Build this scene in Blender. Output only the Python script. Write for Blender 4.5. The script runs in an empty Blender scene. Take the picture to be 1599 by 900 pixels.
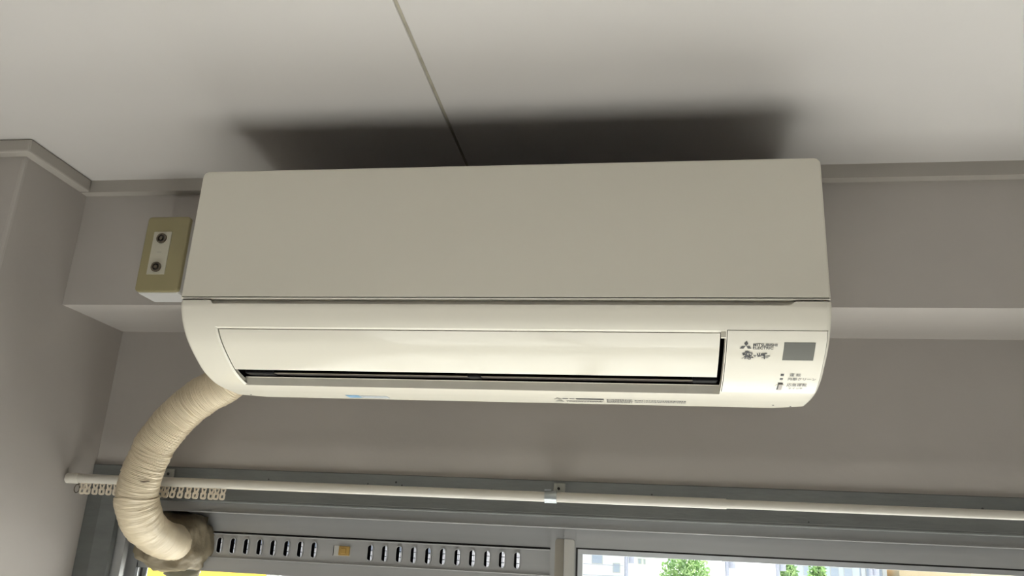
import bpy, bmesh, math, random
from mathutils import Vector, Matrix, noise

random.seed(7)
S = bpy.context.scene
COL = S.collection

# ------------------------------------------------------------------ camera
cam_d = bpy.data.cameras.new('camera')
cam = bpy.data.objects.new('camera', cam_d)
COL.objects.link(cam)
R_ = Vector((0.988083125, 0.146061099, 0.0485581372))
U_ = Vector((-0.000236435980, -0.314033349, 0.949411923))
F_ = Vector((-0.153921023, 0.938109381, 0.310256519))
cam.matrix_world = Matrix(((R_.x, U_.x, -F_.x, 0), (R_.y, U_.y, -F_.y, 0), (R_.z, U_.z, -F_.z, 0), (0, 0, 0, 1)))
cam_d.sensor_width = 36.0
cam_d.lens = 1283.16 / 1599 * 36.0
cam_d.clip_start = 0.02
cam_d.clip_end = 600
S.camera = cam

# ------------------------------------------------------------------ light
world = bpy.data.worlds.new('daylight_sky')
S.world = world
world.use_nodes = True
wn = world.node_tree
wn.nodes.clear()
wo = wn.nodes.new('ShaderNodeOutputWorld')
wb = wn.nodes.new('ShaderNodeBackground')
sky = wn.nodes.new('ShaderNodeTexSky')
sky.sky_type = 'NISHITA'
sky.sun_disc = False
sky.sun_elevation = math.radians(42)
sky.sun_rotation = math.radians(12)
sky.air_density = 1.0
sky.dust_density = 1.0
wn.links.new(sky.outputs[0], wb.inputs[0])
wb.inputs[1].default_value = 0.15
wn.links.new(wb.outputs[0], wo.inputs[0])

sun_d = bpy.data.lights.new('sun_offscreen', 'SUN')
sun_d.energy = 45.0
sun_d.angle = math.radians(0.6)
sun_d.color = (1.0, 0.97, 0.94)
sun = bpy.data.objects.new('sun_offscreen', sun_d)
COL.objects.link(sun)
sun.location = (4, 12, 18)
# light travels down and into the room through the window (towards -Y)
sd = Vector((-0.16, -0.74, -0.68)).normalized()
sun.rotation_euler = sd.to_track_quat('-Z', 'Y').to_euler()

S.view_settings.view_transform = 'Standard'
S.view_settings.look = 'None'
S.view_settings.gamma = 1.0
S.view_settings.use_curve_mapping = False
S.view_settings.exposure = 0.13
S.cycles.use_denoising = True
S.cycles.max_bounces = 10
S.cycles.diffuse_bounces = 6
S.cycles.transparent_max_bounces = 12
S.cycles.sample_clamp_indirect = 12.0
S.cycles.caustics_reflective = False
S.cycles.caustics_refractive = False

# ------------------------------------------------------------------ materials
MATS = {}


def mat(name, col, rough=0.6, metal=0.0, var=0.0, vscale=6.0, bump=0.0, bscale=60.0, spec=0.5, coat=0.0,
        col2=None, stretch=None):
    m = bpy.data.materials.new(name)
    m.use_nodes = True
    nt = m.node_tree
    p = nt.nodes['Principled BSDF']
    p.inputs['Roughness'].default_value = rough
    p.inputs['Metallic'].default_value = metal
    p.inputs['Specular IOR Level'].default_value = spec
    p.inputs['Coat Weight'].default_value = coat
    p.inputs['Coat Roughness'].default_value = 0.08
    tc = nt.nodes.new('ShaderNodeTexCoord')
    src = tc.outputs['Object']
    if stretch:
        mp = nt.nodes.new('ShaderNodeMapping')
        mp.inputs['Scale'].default_value = stretch
        nt.links.new(src, mp.inputs[0])
        src = mp.outputs[0]
    n = nt.nodes.new('ShaderNodeTexNoise')
    n.inputs['Scale'].default_value = vscale
    n.inputs['Detail'].default_value = 5
    nt.links.new(src, n.inputs['Vector'])
    r = nt.nodes.new('ShaderNodeValToRGB')
    c2 = col2 or tuple(c * (1 - var) for c in col)
    c1 = col if col2 else tuple(min(1, c * (1 + var * 0.5)) for c in col)
    r.color_ramp.elements[0].position = 0.3
    r.color_ramp.elements[1].position = 0.7
    r.color_ramp.elements[0].color = (*c2, 1)
    r.color_ramp.elements[1].color = (*c1, 1)
    nt.links.new(n.outputs['Fac'], r.inputs[0])
    nt.links.new(r.outputs[0], p.inputs['Base Color'])
    if bump > 0:
        nb = nt.nodes.new('ShaderNodeTexNoise')
        nb.inputs['Scale'].default_value = bscale
        nb.inputs['Detail'].default_value = 3
        nt.links.new(src, nb.inputs['Vector'])
        b = nt.nodes.new('ShaderNodeBump')
        b.inputs['Strength'].default_value = bump
        b.inputs['Distance'].default_value = 0.002
        nt.links.new(nb.outputs['Fac'], b.inputs['Height'])
        nt.links.new(b.outputs[0], p.inputs['Normal'])
    MATS[name] = m
    return m


mat('wall_paint', (0.405, 0.374, 0.346), 0.75, var=0.07, vscale=3.5, bump=0.25, bscale=45)
mat('ceiling_paint', (0.52, 0.495, 0.475), 0.6, var=0.04, vscale=2.5, bump=0.25, bscale=14)
mat('joint_filler', (0.34, 0.31, 0.25), 0.8, var=0.2, vscale=30)
mat('crown_paint', (0.36, 0.332, 0.298), 0.6, var=0.06, vscale=8, bump=0.15, bscale=60)
mat('floor_vinyl', (0.50, 0.487, 0.475), 0.5, var=0.15, vscale=5)
mat('casing_paint', (0.125, 0.13, 0.125), 0.42, var=0.14, vscale=14, bump=0.2, bscale=50, stretch=(1, 4, 4))
mat('aluminium', (0.43, 0.43, 0.43), 0.38, metal=0.35, var=0.06, vscale=10, stretch=(0.3, 6, 6))
mat('aluminium_light', (0.55, 0.54, 0.51), 0.4, metal=0.2, var=0.06, vscale=10)
mat('aluminium_bright', (0.62, 0.63, 0.65), 0.3, metal=0.6, var=0.06, vscale=20)
mat('stile_cap', (0.36, 0.33, 0.28), 0.5, var=0.06)
mat('gasket', (0.02, 0.018, 0.017), 0.7, var=0.2)  # also colours the painted shade strip in the sash groove
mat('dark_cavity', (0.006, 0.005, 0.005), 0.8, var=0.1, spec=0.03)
mat('ac_panel', (0.70, 0.665, 0.58), 0.42, var=0.012, vscale=4, bump=0.03, bscale=400, spec=0.4)
mat('ac_gloss', (0.70, 0.665, 0.58), 0.27, var=0.01, vscale=4, spec=0.3)
mat('ac_louver', (0.70, 0.665, 0.58), 0.12, var=0.01, vscale=4, spec=0.38)
mat('ac_control', (0.70, 0.665, 0.58), 0.16, var=0.01, vscale=4, spec=0.25)
mat('ac_edge', (0.70, 0.665, 0.58), 0.35, var=0.02, vscale=8, spec=0.4)
mat('ac_recess', (0.70, 0.665, 0.58), 0.55, var=0.05)
mat('ac_inner', (0.70, 0.665, 0.58), 0.5, var=0.06, vscale=20)
mat('ac_filter', (0.03, 0.03, 0.03), 0.8, var=0.2, vscale=40)
mat('vane_tan', (0.42, 0.38, 0.29), 0.55, var=0.05)
mat('print_tan', (0.38, 0.36, 0.30), 0.5, var=0.06)
mat('vane_brown', (0.03, 0.02, 0.016), 0.6, var=0.15)
mat('black_plastic', (0.006, 0.006, 0.007), 0.6, var=0.1, spec=0.15)
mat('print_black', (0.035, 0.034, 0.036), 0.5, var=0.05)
mat('print_grey', (0.11, 0.105, 0.10), 0.5, var=0.05)
mat('sticker_blue', (0.20, 0.40, 0.60), 0.4, var=0.3, vscale=120)
mat('sticker_pale', (0.48, 0.52, 0.56), 0.4, var=0.25, vscale=200)
mat('display_grey', (0.135, 0.135, 0.12), 0.4, spec=0.2, var=0.04)
mat('switch_brown', (0.30, 0.26, 0.23), 0.4, var=0.1)
mat('plate_olive', (0.27, 0.232, 0.122), 0.4, var=0.07, vscale=12)
mat('outlet_white', (0.56, 0.55, 0.54), 0.5, var=0.05)
mat('insert_cream', (0.47, 0.445, 0.36), 0.4, var=0.04)
mat('jack_metal', (0.14, 0.115, 0.085), 0.35, metal=0.6, var=0.4, vscale=250)
mat('tape', (0.64, 0.54, 0.385), 0.36, var=0.10, vscale=25, bump=0.35, bscale=70, spec=0.5)
mat('tape_edge', (0.10, 0.07, 0.045), 0.7, var=0.2)
mat('putty', (0.26, 0.215, 0.145), 0.6, var=0.22, vscale=22, bump=0.6, bscale=110, col2=(0.15, 0.12, 0.075))
mat('rail_cream', (0.58, 0.55, 0.49), 0.28, var=0.05, vscale=15, spec=0.5)
mat('runner_cream', (0.68, 0.60, 0.48), 0.45, var=0.12, vscale=60)
mat('zinc', (0.42, 0.45, 0.46), 0.35, metal=0.8, var=0.1, vscale=60)
mat('bracket_grey', (0.30, 0.30, 0.27), 0.5, metal=0.3, var=0.15, vscale=60)
mat('latch_ochre', (0.42, 0.26, 0.07), 0.4, var=0.15, vscale=60)
mat('render_white', (0.88, 0.87, 0.86), 0.8, var=0.05, vscale=0.6)
mat('render_blue', (0.60, 0.68, 0.78), 0.8, var=0.05, vscale=0.6)
mat('render_beige', (0.66, 0.52, 0.33), 0.8, var=0.05, vscale=0.6)
mat('roof_grey', (0.62, 0.62, 0.66), 0.8, var=0.15, vscale=2)
mat('house_glass', (0.42, 0.47, 0.56), 0.5, var=0.1, vscale=1)
mat('leaves', (0.42, 0.58, 0.24), 0.7, var=0.3, vscale=2, col2=(0.26, 0.42, 0.17))
mat('bark', (0.16, 0.12, 0.09), 0.9, var=0.2)
mat('pole_grey', (0.40, 0.41, 0.48), 0.8, var=0.1)
mat('asphalt', (0.50, 0.49, 0.48), 0.9, var=0.12, vscale=0.3)
mat('concrete', (0.48, 0.47, 0.46), 0.9, var=0.1, vscale=2)
mat('yellow_sheet', (0.85, 0.60, 0.06), 0.6, var=0.05, vscale=2)

g = bpy.data.materials.new('window_glass')
g.use_nodes = True
nt = g.node_tree
nt.nodes.clear()
go = nt.nodes.new('ShaderNodeOutputMaterial')
gm = nt.nodes.new('ShaderNodeMixShader')
gt = nt.nodes.new('ShaderNodeBsdfTransparent')
gt.inputs[0].default_value = (0.93, 0.96, 0.95, 1)
gg = nt.nodes.new('ShaderNodeBsdfGlossy')
gg.inputs['Roughness'].default_value = 0.02
gl = nt.nodes.new('ShaderNodeLayerWeight')          # same on both faces of the pane
gl.inputs['Blend'].default_value = 0.5
gp = nt.nodes.new('ShaderNodeMath')
gp.operation = 'POWER'
gp.inputs[1].default_value = 5.0
nt.links.new(gl.outputs['Facing'], gp.inputs[0])
gf = nt.nodes.new('ShaderNodeMath')
gf.operation = 'MULTIPLY_ADD'
gf.inputs[1].default_value = 0.9
gf.inputs[2].default_value = 0.03
nt.links.new(gp.outputs[0], gf.inputs[0])
nt.links.new(gf.outputs[0], gm.inputs[0])
nt.links.new(gt.outputs[0], gm.inputs[1])
nt.links.new(gg.outputs[0], gm.inputs[2])
nt.links.new(gm.outputs[0], go.inputs[0])
MATS['window_glass'] = g

# ------------------------------------------------------------------ helpers
WLOC = {}


def bb_center(vs):
    lo = Vector((min(v[i] for v in vs) for i in range(3)))
    hi = Vector((max(v[i] for v in vs) for i in range(3)))
    return (lo + hi) / 2


def link(o, parent=None, wloc=(0, 0, 0)):
    COL.objects.link(o)
    w = Vector(wloc)
    if parent is not None:
        o.parent = parent
        o.location = w - WLOC[parent.name]
    else:
        o.location = w
    WLOC[o.name] = w
    return o


def tag(o, label=None, cat=None, group=None, kind=None):
    if label:
        o['label'] = label
    if cat:
        o['category'] = cat
    if group:
        o['group'] = group
    if kind:
        o['kind'] = kind
    return o


def empty(name, loc, label=None, cat=None, group=None, kind=None):
    o = bpy.data.objects.new(name, None)
    o.empty_display_size = 0.05
    link(o, None, loc)
    return tag(o, label, cat, group, kind)


def mesh_obj(name, verts, faces, m, parent=None, smooth=False, mats=None, fmat=None, origin=None):
    verts = [Vector(v) for v in verts]
    c = Vector(origin) if origin is not None else bb_center(verts)
    me = bpy.data.meshes.new(name)
    me.from_pydata([v - c for v in verts], [], faces)
    for mm in (mats or [m]):
        me.materials.append(MATS[mm])
    if fmat:
        me.polygons.foreach_set('material_index', fmat)
    if smooth:
        me.polygons.foreach_set('use_smooth', [True] * len(me.polygons))
    me.update()
    o = bpy.data.objects.new(name, me)
    return link(o, parent, c)


class MB:
    """collects boxes / tubes / polys into one mesh"""

    def __init__(self):
        self.v, self.f, self.m, self.cur = [], [], [], 0

    def add(self, vs, fs):
        b = len(self.v)
        self.v += [Vector(v) for v in vs]
        self.f += [tuple(b + i for i in q) for q in fs]
        self.m += [self.cur] * len(fs)
        return self

    def box(self, x0, x1, y0, y1, z0, z1):
        vs = [(x, y, z) for x in (x0, x1) for y in (y0, y1) for z in (z0, z1)]
        return self.add(vs, [(0, 1, 3, 2), (4, 6, 7, 5), (0, 4, 5, 1), (2, 3, 7, 6), (0, 2, 6, 4), (1, 5, 7, 3)])

    def bbox_bevel(self, x0, x1, y0, y1, z0, z1, b, seg=2):
        bm = bmesh.new()
        bmesh.ops.create_cube(bm, size=1)
        for v in bm.verts:
            v.co = Vector((x0 + (v.co.x + .5) * (x1 - x0), y0 + (v.co.y + .5) * (y1 - y0), z0 + (v.co.z + .5) * (z1 - z0)))
        bmesh.ops.bevel(bm, geom=bm.edges[:], offset=b, segments=seg, profile=0.5, affect='EDGES')
        bm.verts.index_update()
        self.add([v.co.copy() for v in bm.verts], [tuple(v.index for v in q.verts) for q in bm.faces])
        bm.free()
        return self

    def tube(self, pts, r, n=16, cap=True):
        pts = [Vector(p) for p in pts]
        rs = r if isinstance(r, (list, tuple)) else [r] * len(pts)
        vs, fs = [], []
        t0 = (pts[1] - pts[0]).normalized()
        up = Vector((0, 0, 1)) if abs(t0.z) < 0.9 else Vector((1, 0, 0))
        a = t0.cross(up).normalized()
        for i, p in enumerate(pts):
            t = (pts[min(i + 1, len(pts) - 1)] - pts[max(i - 1, 0)]).normalized()
            a = (a - t * a.dot(t)).normalized()
            b = t.cross(a)
            for k in range(n):
                an = 2 * math.pi * k / n
                vs.append(p + (a * math.cos(an) + b * math.sin(an)) * rs[i])
        for i in range(len(pts) - 1):
            for k in range(n):
                k2 = (k + 1) % n
                fs.append((i * n + k, i * n + k2, (i + 1) * n + k2, (i + 1) * n + k))
        if cap:
            fs.append(tuple(reversed(range(n))))
            fs.append(tuple(range((len(pts) - 1) * n, len(pts) * n)))
        return self.add(vs, fs)

    def prism(self, poly, axis, a0, a1):
        """poly of 2-D points; axis 'x' -> (y,z), 'y' -> (x,z), 'z' -> (x,y)"""
        def P(p, a):
            return {'x': (a, p[0], p[1]), 'y': (p[0], a, p[1]), 'z': (p[0], p[1], a)}[axis]
        n = len(poly)
        vs = [P(p, a0) for p in poly] + [P(p, a1) for p in poly]
        fs = [tuple(range(n)), tuple(range(2 * n - 1, n - 1, -1))]
        fs += [(i, (i + 1) % n, n + (i + 1) % n, n + i) for i in range(n)]
        return self.add(vs, fs)

    def build(self, name, m, parent=None, smooth=False, mats=None, origin=None, recalc=True):
        o = mesh_obj(name, self.v, self.f, m, parent, smooth, mats, self.m if mats else None, origin)
        if recalc:
            bm = bmesh.new()
            bm.from_mesh(o.data)
            bmesh.ops.recalc_face_normals(bm, faces=bm.faces[:])
            bm.to_mesh(o.data)
            bm.free()
        if smooth:
            o.data.set_sharp_from_angle(angle=math.radians(40))
        return o


def rrect(x0, x1, z0, z1, r, n=6):
    """rounded rectangle; r = radius or (bl, br, tr, tl)"""
    if not isinstance(r, (tuple, list)):
        r = (r,) * 4
    out = []
    for (cx, cz, a0, rr) in ((x0 + r[0], z0 + r[0], 180, r[0]), (x1 - r[1], z0 + r[1], 270, r[1]),
                             (x1 - r[2], z1 - r[2], 0, r[2]), (x0 + r[3], z1 - r[3], 90, r[3])):
        for i in range(n + 1):
            a = math.radians(a0 + 90 * i / n)
            out.append((cx + rr * math.cos(a), cz + rr * math.sin(a)))
    return out


def plate(name, poly, y0, y1, bev, m, parent=None, seg=3, mats=None):
    """2-D outline (x,z) extruded y0 (front) .. y1 (back), front rim bevelled"""
    bm = bmesh.new()
    fr = [bm.verts.new((p[0], y0, p[1])) for p in poly]
    bk = [bm.verts.new((p[0], y1, p[1])) for p in poly]
    n = len(poly)
    f0 = bm.faces.new(fr)
    bm.faces.new(list(reversed(bk)))
    for i in range(n):
        bm.faces.new((fr[(i + 1) % n], fr[i], bk[i], bk[(i + 1) % n]))
    bmesh.ops.recalc_face_normals(bm, faces=bm.faces[:])
    if bev > 0:
        bmesh.ops.bevel(bm, geom=list(f0.edges), offset=bev, segments=seg, profile=0.5, affect='EDGES')
    bm.verts.index_update()
    vs = [v.co.copy() for v in bm.verts]
    fs = [tuple(v.index for v in q.verts) for q in bm.faces]
    bm.free()
    o = mesh_obj(name, vs, fs, m, parent, True)
    o.data.set_sharp_from_angle(angle=math.radians(35))
    return o


def holed_plate(outer, holes, y0, y1):
    """(x,z) outline with holes -> verts, faces via a filled 2-D curve"""
    cu = bpy.data.curves.new('tmp', 'CURVE')
    cu.dimensions = '2D'
    cu.fill_mode = 'BOTH'
    cu.extrude = (y1 - y0) / 2
    for poly in [outer] + holes:
        sp = cu.splines.new('POLY')
        sp.points.add(len(poly) - 1)
        for i, p in enumerate(poly):
            sp.points[i].co = (p[0], p[1], 0, 1)
        sp.use_cyclic_u = True
    ob = bpy.data.objects.new('tmp', cu)
    COL.objects.link(ob)
    bpy.context.view_layer.update()
    me = bpy.data.meshes.new_from_object(ob.evaluated_get(bpy.context.evaluated_depsgraph_get()))
    ym = (y0 + y1) / 2
    vs = [(v.co.x, ym - v.co.z, v.co.y) for v in me.vertices]
    fs = [tuple(p.vertices) for p in me.polygons]
    bpy.data.objects.remove(ob)
    bpy.data.curves.remove(cu)
    bpy.data.meshes.remove(me)
    return vs, fs


def catmull(pts, per=8):
    out = []
    n = len(pts)
    for i in range(n - 1):
        p0, p1, p2, p3 = pts[max(i - 1, 0)], pts[i], pts[i + 1], pts[min(i + 2, n - 1)]
        for k in range(per):
            t = k / per
            out.append(tuple(0.5 * (2 * b + (c - a) * t + (2 * a - 5 * b + 4 * c - d) * t * t + (3 * b - a - 3 * c + d) * t ** 3)
                             for a, b, c, d in zip(p0, p1, p2, p3)))
    out.append(tuple(pts[-1]))
    return out


# ------------------------------------------------------------------ the room
YW = 1.155          # face of the beam the unit hangs on
YR = 1.322          # recessed wall above the window
ZC = 0.567          # ceiling
ZF = -1.90          # floor
XL, XR, YB = -1.60, 2.60, -4.50
ZSOF = 0.3533
WX0, WX1, WZ0, WZ1 = -0.928, 1.16, -1.80, 0.1155   # window opening with casing; unseen lower part lengthened for more floor bounce
YO = 1.50           # outer face of the wall
XC, YC = -0.928, 1.008   # column faces

fl = MB().box(XL - 0.12, XR + 0.12, YB - 0.12, YO, ZF - 0.1, ZF).build('floor', 'floor_vinyl')
tag(fl, 'beige vinyl floor of the room below the window', 'floor', kind='structure')

ce = MB().box(XL - 0.12, XR + 0.12, YB - 0.12, YO, ZC + 0.012, ZC + 0.12).build('ceiling', 'joint_filler')
tag(ce, 'white painted board ceiling with a thin joint line', 'ceiling', kind='structure')
JX, GAP = -0.2630, 0.0044
xs = [XL - 0.1, JX - 0.91, JX, JX + 0.91, JX + 1.82, XR + 0.1]
ys = [YB - 0.1, -4.29, -2.47, -0.65, YO - 0.02]
for i in range(len(xs) - 1):
    for j in range(len(ys) - 1):
        MB().bbox_bevel(xs[i] + GAP / 2, xs[i + 1] - GAP / 2, ys[j] + GAP / 2, ys[j + 1] - GAP / 2, ZC, ZC + 0.0121, 0.0008, 1).build(
            'ceiling_board', 'ceiling_paint', ce)
for i in range(1, len(xs) - 1):
    MB().box(xs[i] - GAP / 2, xs[i] + GAP / 2, YB, YO - 0.03, ZC + 0.0018, ZC + 0.0122).build('joint_strip', 'joint_filler', ce)

wf = MB()
wf.box(XC, XR + 0.1, YW, YO, ZSOF, ZC + 0.0005)               # beam
wf.box(XC, XR + 0.1, YR, YO, WZ1, ZSOF)                        # wall above the window
wf.box(WX1, XR + 0.1, YR, YO, WZ0, WZ1)
wf.box(XC, XR + 0.1, YR, YO, ZF, WZ0)
wfo = wf.build('wall_front', 'wall_paint')
tag(wfo, 'grey painted wall with a deep beam above the window', 'wall', kind='structure')

co = MB().bbox_bevel(XL - 0.1, XC, YC, YO, ZF - 0.01, ZC + 0.0005, 0.006, 3).build('column', 'wall_paint')
tag(co, 'grey painted column standing in the corner beside the window', 'column', kind='structure')
wl = MB().box(XL - 0.1, XL, YB - 0.1, YC + 0.02, ZF - 0.05, ZC + 0.05).build('wall_left', 'wall_paint')
tag(wl, 'grey painted side wall running back from the corner column', 'wall', kind='structure')
wr = MB().box(XR, XR + 0.1, YB - 0.1, YO, ZF - 0.05, ZC + 0.05).build('wall_right', 'wall_paint')
tag(wr, 'grey painted side wall opposite the corner column', 'wall', kind='structure')
wbk = MB()
BX0, BX1, BZ0, BZ1 = -0.60, 1.40, -0.95, 0.05
wbk.box(XL, XR, YB - 0.1, YB, ZF, BZ0).box(XL, XR, YB - 0.1, YB, BZ1, ZC + 0.0005)
wbk.box(XL, BX0, YB - 0.1, YB, BZ0, BZ1).box(BX1, XR, YB - 0.1, YB, BZ0, BZ1)
tag(wbk.build('wall_back', 'wall_paint'), 'grey painted wall with an added window facing the air conditioner', 'wall', kind='structure')
w2 = empty('fill_window', (0.5, YB, BZ0), 'unseen sliding window added for fill light in the wall facing the air conditioner', 'window', kind='structure')  # unseen opening, added so sky light fills the front of the unit
for k in range(5):
    xx = BX0 + (BX1 - BX0) * k / 4
    MB().box(max(xx - .025, BX0), min(xx + .025, BX1), YB - 0.07, YB - 0.02, BZ0, BZ1).build('stile', 'aluminium', w2)
for z0 in (BZ0, BZ1 - 0.05):
    MB().box(BX0, BX1, YB - 0.08, YB - 0.01, z0, z0 + 0.05).build('frame_rail', 'aluminium', w2)
for k in range(4):
    xx = BX0 + (BX1 - BX0) * k / 4
    MB().box(xx + .025, xx + (BX1 - BX0) / 4 - .025, YB - 0.047, YB - 0.043, BZ0 + .05, BZ1 - .05).build('glass_pane', 'window_glass', w2)

# crown mouldings
ZCB, CT = 0.5452, 0.0165
prof_c = [(0, ZCB), (-CT, ZCB), (-CT, ZC), (0, ZC)]
t1 = MB().prism([(YW + p[0], p[1]) for p in prof_c], 'x', XC, XR).build('trim_1', 'crown_paint')
tag(t1, 'grey painted crown moulding along the top of the beam', 'moulding', kind='structure')
t2 = MB()
a_, b_ = XC + CT, YC - CT
t2.add([(XC, YW - CT, ZCB), (a_, YW - CT, ZCB), (a_, YW - CT, ZC), (XC, YW - CT, ZC),
        (XC, YC, ZCB), (a_, b_, ZCB), (a_, b_, ZC), (XC, YC, ZC),
        (XL, YC, ZCB), (XL, b_, ZCB), (XL, b_, ZC), (XL, YC, ZC)],
       [(0, 1, 2, 3), (0, 4, 5, 1), (1, 5, 6, 2), (2, 6, 7, 3), (4, 8, 9, 5), (5, 9, 10, 6), (6, 10, 11, 7), (8, 11, 10, 9)])
t2o = t2.build('trim_2', 'crown_paint')
bv = t2o.modifiers.new('bev', 'BEVEL')
bv.width = 0.003
bv.segments = 2
tag(t2o, 'grey painted crown moulding wrapping around the corner column', 'moulding', kind='structure')

# ------------------------------------------------------------------ window below the unit
w1 = empty('window_1', (0.1, 1.36, WZ0), 'grey aluminium sliding window with dark painted casing below the air conditioner', 'window', kind='structure')
CY = 1.316
JI = -0.8746        # inner edge of left jamb casing
head = MB()
head.bbox_bevel(XC + 0.0005, WX1, CY, 1.336, 0.0655, WZ1 + 0.001, 0.0012, 1)
head = head.build('casing_head', 'casing_paint', w1)
lip = MB().tube([(JI, CY + 0.0035, 0.0645), (WX1 - 0.05, CY + 0.0035, 0.0645)], 0.0034, 10).build('casing_bead', 'casing_paint', head, smooth=True)
jl = MB()
jl.add([(XC + .0005, CY, WZ0), (-0.901, CY, WZ0), (JI, CY + 0.009, WZ0), (JI, 1.338, WZ0), (XC + .0005, 1.338, WZ0),
        (XC + .0005, CY, 0.0655), (-0.901, CY, 0.0655), (JI, CY + 0.009, 0.0655), (JI, 1.338, 0.0655), (XC + .0005, 1.338, 0.0655)],
       [(0, 1, 6, 5), (1, 2, 7, 6), (2, 3, 8, 7), (3, 4, 9, 8), (4, 0, 5, 9), (0, 4, 3, 2, 1), (5, 6, 7, 8, 9)])
jl.build('casing_jamb', 'casing_paint', w1)
jr = MB().bbox_bevel(WX1 - 0.054, WX1, CY, 1.338, WZ0, 0.0655, 0.0012, 1).build('casing_jamb', 'casing_paint', w1)
MB().bbox_bevel(XC + 0.0005, WX1, 1.20, 1.345, WZ0 - 0.03, WZ0, 0.002, 1).build('window_sill', 'casing_paint', w1)
# nail holes in the head casing
for (x, z, r) in ((-0.607, 0.1015, .0013), (-0.436, 0.1005, .0013), (-0.389, 0.1045, .0018), (-0.379, 0.100, .0014), (-0.232, 0.0985, .0013),
                  (0.018, 0.1005, .0014), (0.49, 0.0985, .0018), (0.247, 0.0695, .0012)):
    MB().tube([(x, CY - 0.0003, z), (x, CY + 0.001, z)], r, 8).build('nail_hole', 'gasket', head)

# fixed aluminium frame
frh = MB().box(-0.9, WX1 - 0.05, 1.335, 1.345, 0.0462, 0.0690)
frh.box(-0.9, WX1 - 0.05, 1.345, 1.46, 0.052, 0.0690)
frh.box(-0.9, WX1 - 0.05, 1.40, 1.405, 0.0455, 0.0690)
frh = frh.build('frame_head', 'aluminium', w1)
MB().bbox_bevel(-0.85, WX1 - 0.06, 1.3300, 1.3355, 0.0452, 0.0474, 0.0007, 2).build('frame_edge', 'aluminium', frh)
frj = MB()
frj.box(-0.9275, -0.8593, 1.341, 1.352, WZ0, 0.069)
frj.box(-0.8836, -0.8775, 1.333, 1.342, WZ0, 0.060)
frj = frj.build('frame_jamb', 'aluminium', w1)
MB().box(-0.8788, -0.8770, 1.3322, 1.3335, WZ0, 0.058).build('frame_edge', 'aluminium', frj)
MB().box(-0.8773, -0.8712, 1.368, 1.374, WZ0, 0.052).build('track_fin', 'aluminium', frj)
MB().box(-0.9275, -0.882, 1.352, 1.46, WZ0, 0.069).build('track_well', 'aluminium', frj)
MB().box(WX1 - 0.075, WX1 - 0.03, 1.335, 1.46, WZ0, 0.069).build('frame_jamb', 'aluminium', w1)
MB().box(-0.9, WX1 - 0.05, 1.335, 1.46, WZ0, WZ0 + 0.035).build('frame_sill', 'aluminium', w1)

# left sash with the ventilator strip
LY = 1.385
s1 = MB()
s1.box(-0.886, -0.8572, LY, LY + 0.030, WZ0 + .03, 0.0500)      # stile at the jamb
s1.box(-0.856, -0.142, LY, LY + 0.004, 0.0165, 0.0500)         # top rail face
s1.box(-0.856, -0.142, LY + 0.004, LY + 0.030, 0.030, 0.0500)
s1.box(-0.856, -0.142, LY, LY + 0.030, -0.0490, -0.0250)       # rail under the vent
s1.box(-0.886, -0.118, LY, LY + 0.030, WZ0 + .03, WZ0 + 0.09)
s1 = s1.build('sash', 'aluminium', w1)
s1['label'] = 'grey sash with a slotted ventilator strip'
MB().box(-0.8572, -0.8525, LY - 0.002, LY + 0.028, WZ0 + .06, -0.049).build('glazing_bead', 'aluminium_bright', s1)
MB().box(-0.856, -0.142, LY + 0.0030, LY + 0.006, 0.0128, 0.0166).build('rail_groove_shade', 'gasket', s1)  # black strip painting the shade in the groove above the vent
MB().bbox_bevel(-0.856, -0.142, LY - 0.0030, LY + 0.002, 0.0118, 0.0137, 0.0007, 2).build('vent_edge', 'aluminium', s1)
MB().box(-0.8525, -0.8485, LY + 0.006, LY + 0.02, WZ0 + .06, -0.049).build('glass_gasket', 'gasket', s1)
MB().box(-0.8485, -0.141, LY + 0.012, LY + 0.016, WZ0 + .08, -0.046).build('glass_pane', 'window_glass', s1)
MB().bbox_bevel(-0.856, -0.142, LY - 0.0030, LY + 0.001, -0.0270, -0.0252, 0.0007, 2).build('rail_line', 'aluminium', s1)
# meeting stile and its cap
MB().box(-0.1410, -0.1180, LY - 0.016, LY + 0.030, WZ0 + .03, 0.0500).build('meeting_stile', 'aluminium', s1)
plate('stile_cap', rrect(-0.1335, -0.1172, WZ0 + .05, 0.0305, (.001, .001, .001, .005)), LY - 0.0185, LY - 0.015, 0.0006, 'stile_cap', s1, 2)

SZ = -0.0060
slots = [-0.7111 + i * (0.1696 / 7) for i in range(8)] + [-0.4430 + i * (0.2464 / 10) for i in range(11)]


def stadium(cx, cz, hw, hh, n=8):
    return rrect(cx - hw, cx + hw, cz - hh, cz + hh, hw * 0.98, n // 2)


vs, fs = holed_plate([(-0.856, -0.0250), (-0.142, -0.0250), (-0.142, 0.0130), (-0.856, 0.0130)],
                     [stadium(x, SZ, 0.0046, 0.0124) for x in slots], LY, LY + 0.003)
vp = mesh_obj('vent_plate', vs, fs, 'aluminium', s1)


def ring(mb, o, i, y0, y1):
    n = len(o)
    vs = [(p[0], y0, p[1]) for p in o] + [(p[0], y0, p[1]) for p in i] + [(p[0], y1, p[1]) for p in o] + [(p[0], y1, p[1]) for p in i]
    fs = []
    for k in range(n):
        q = (k + 1) % n
        fs += [(k, q, n + q, n + k), (2 * n + k, 3 * n + k, 3 * n + q, 2 * n + q), (k, 2 * n + k, 2 * n + q, q), (n + k, n + q, 3 * n + q, 3 * n + k)]
    mb.add(vs, fs)


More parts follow.
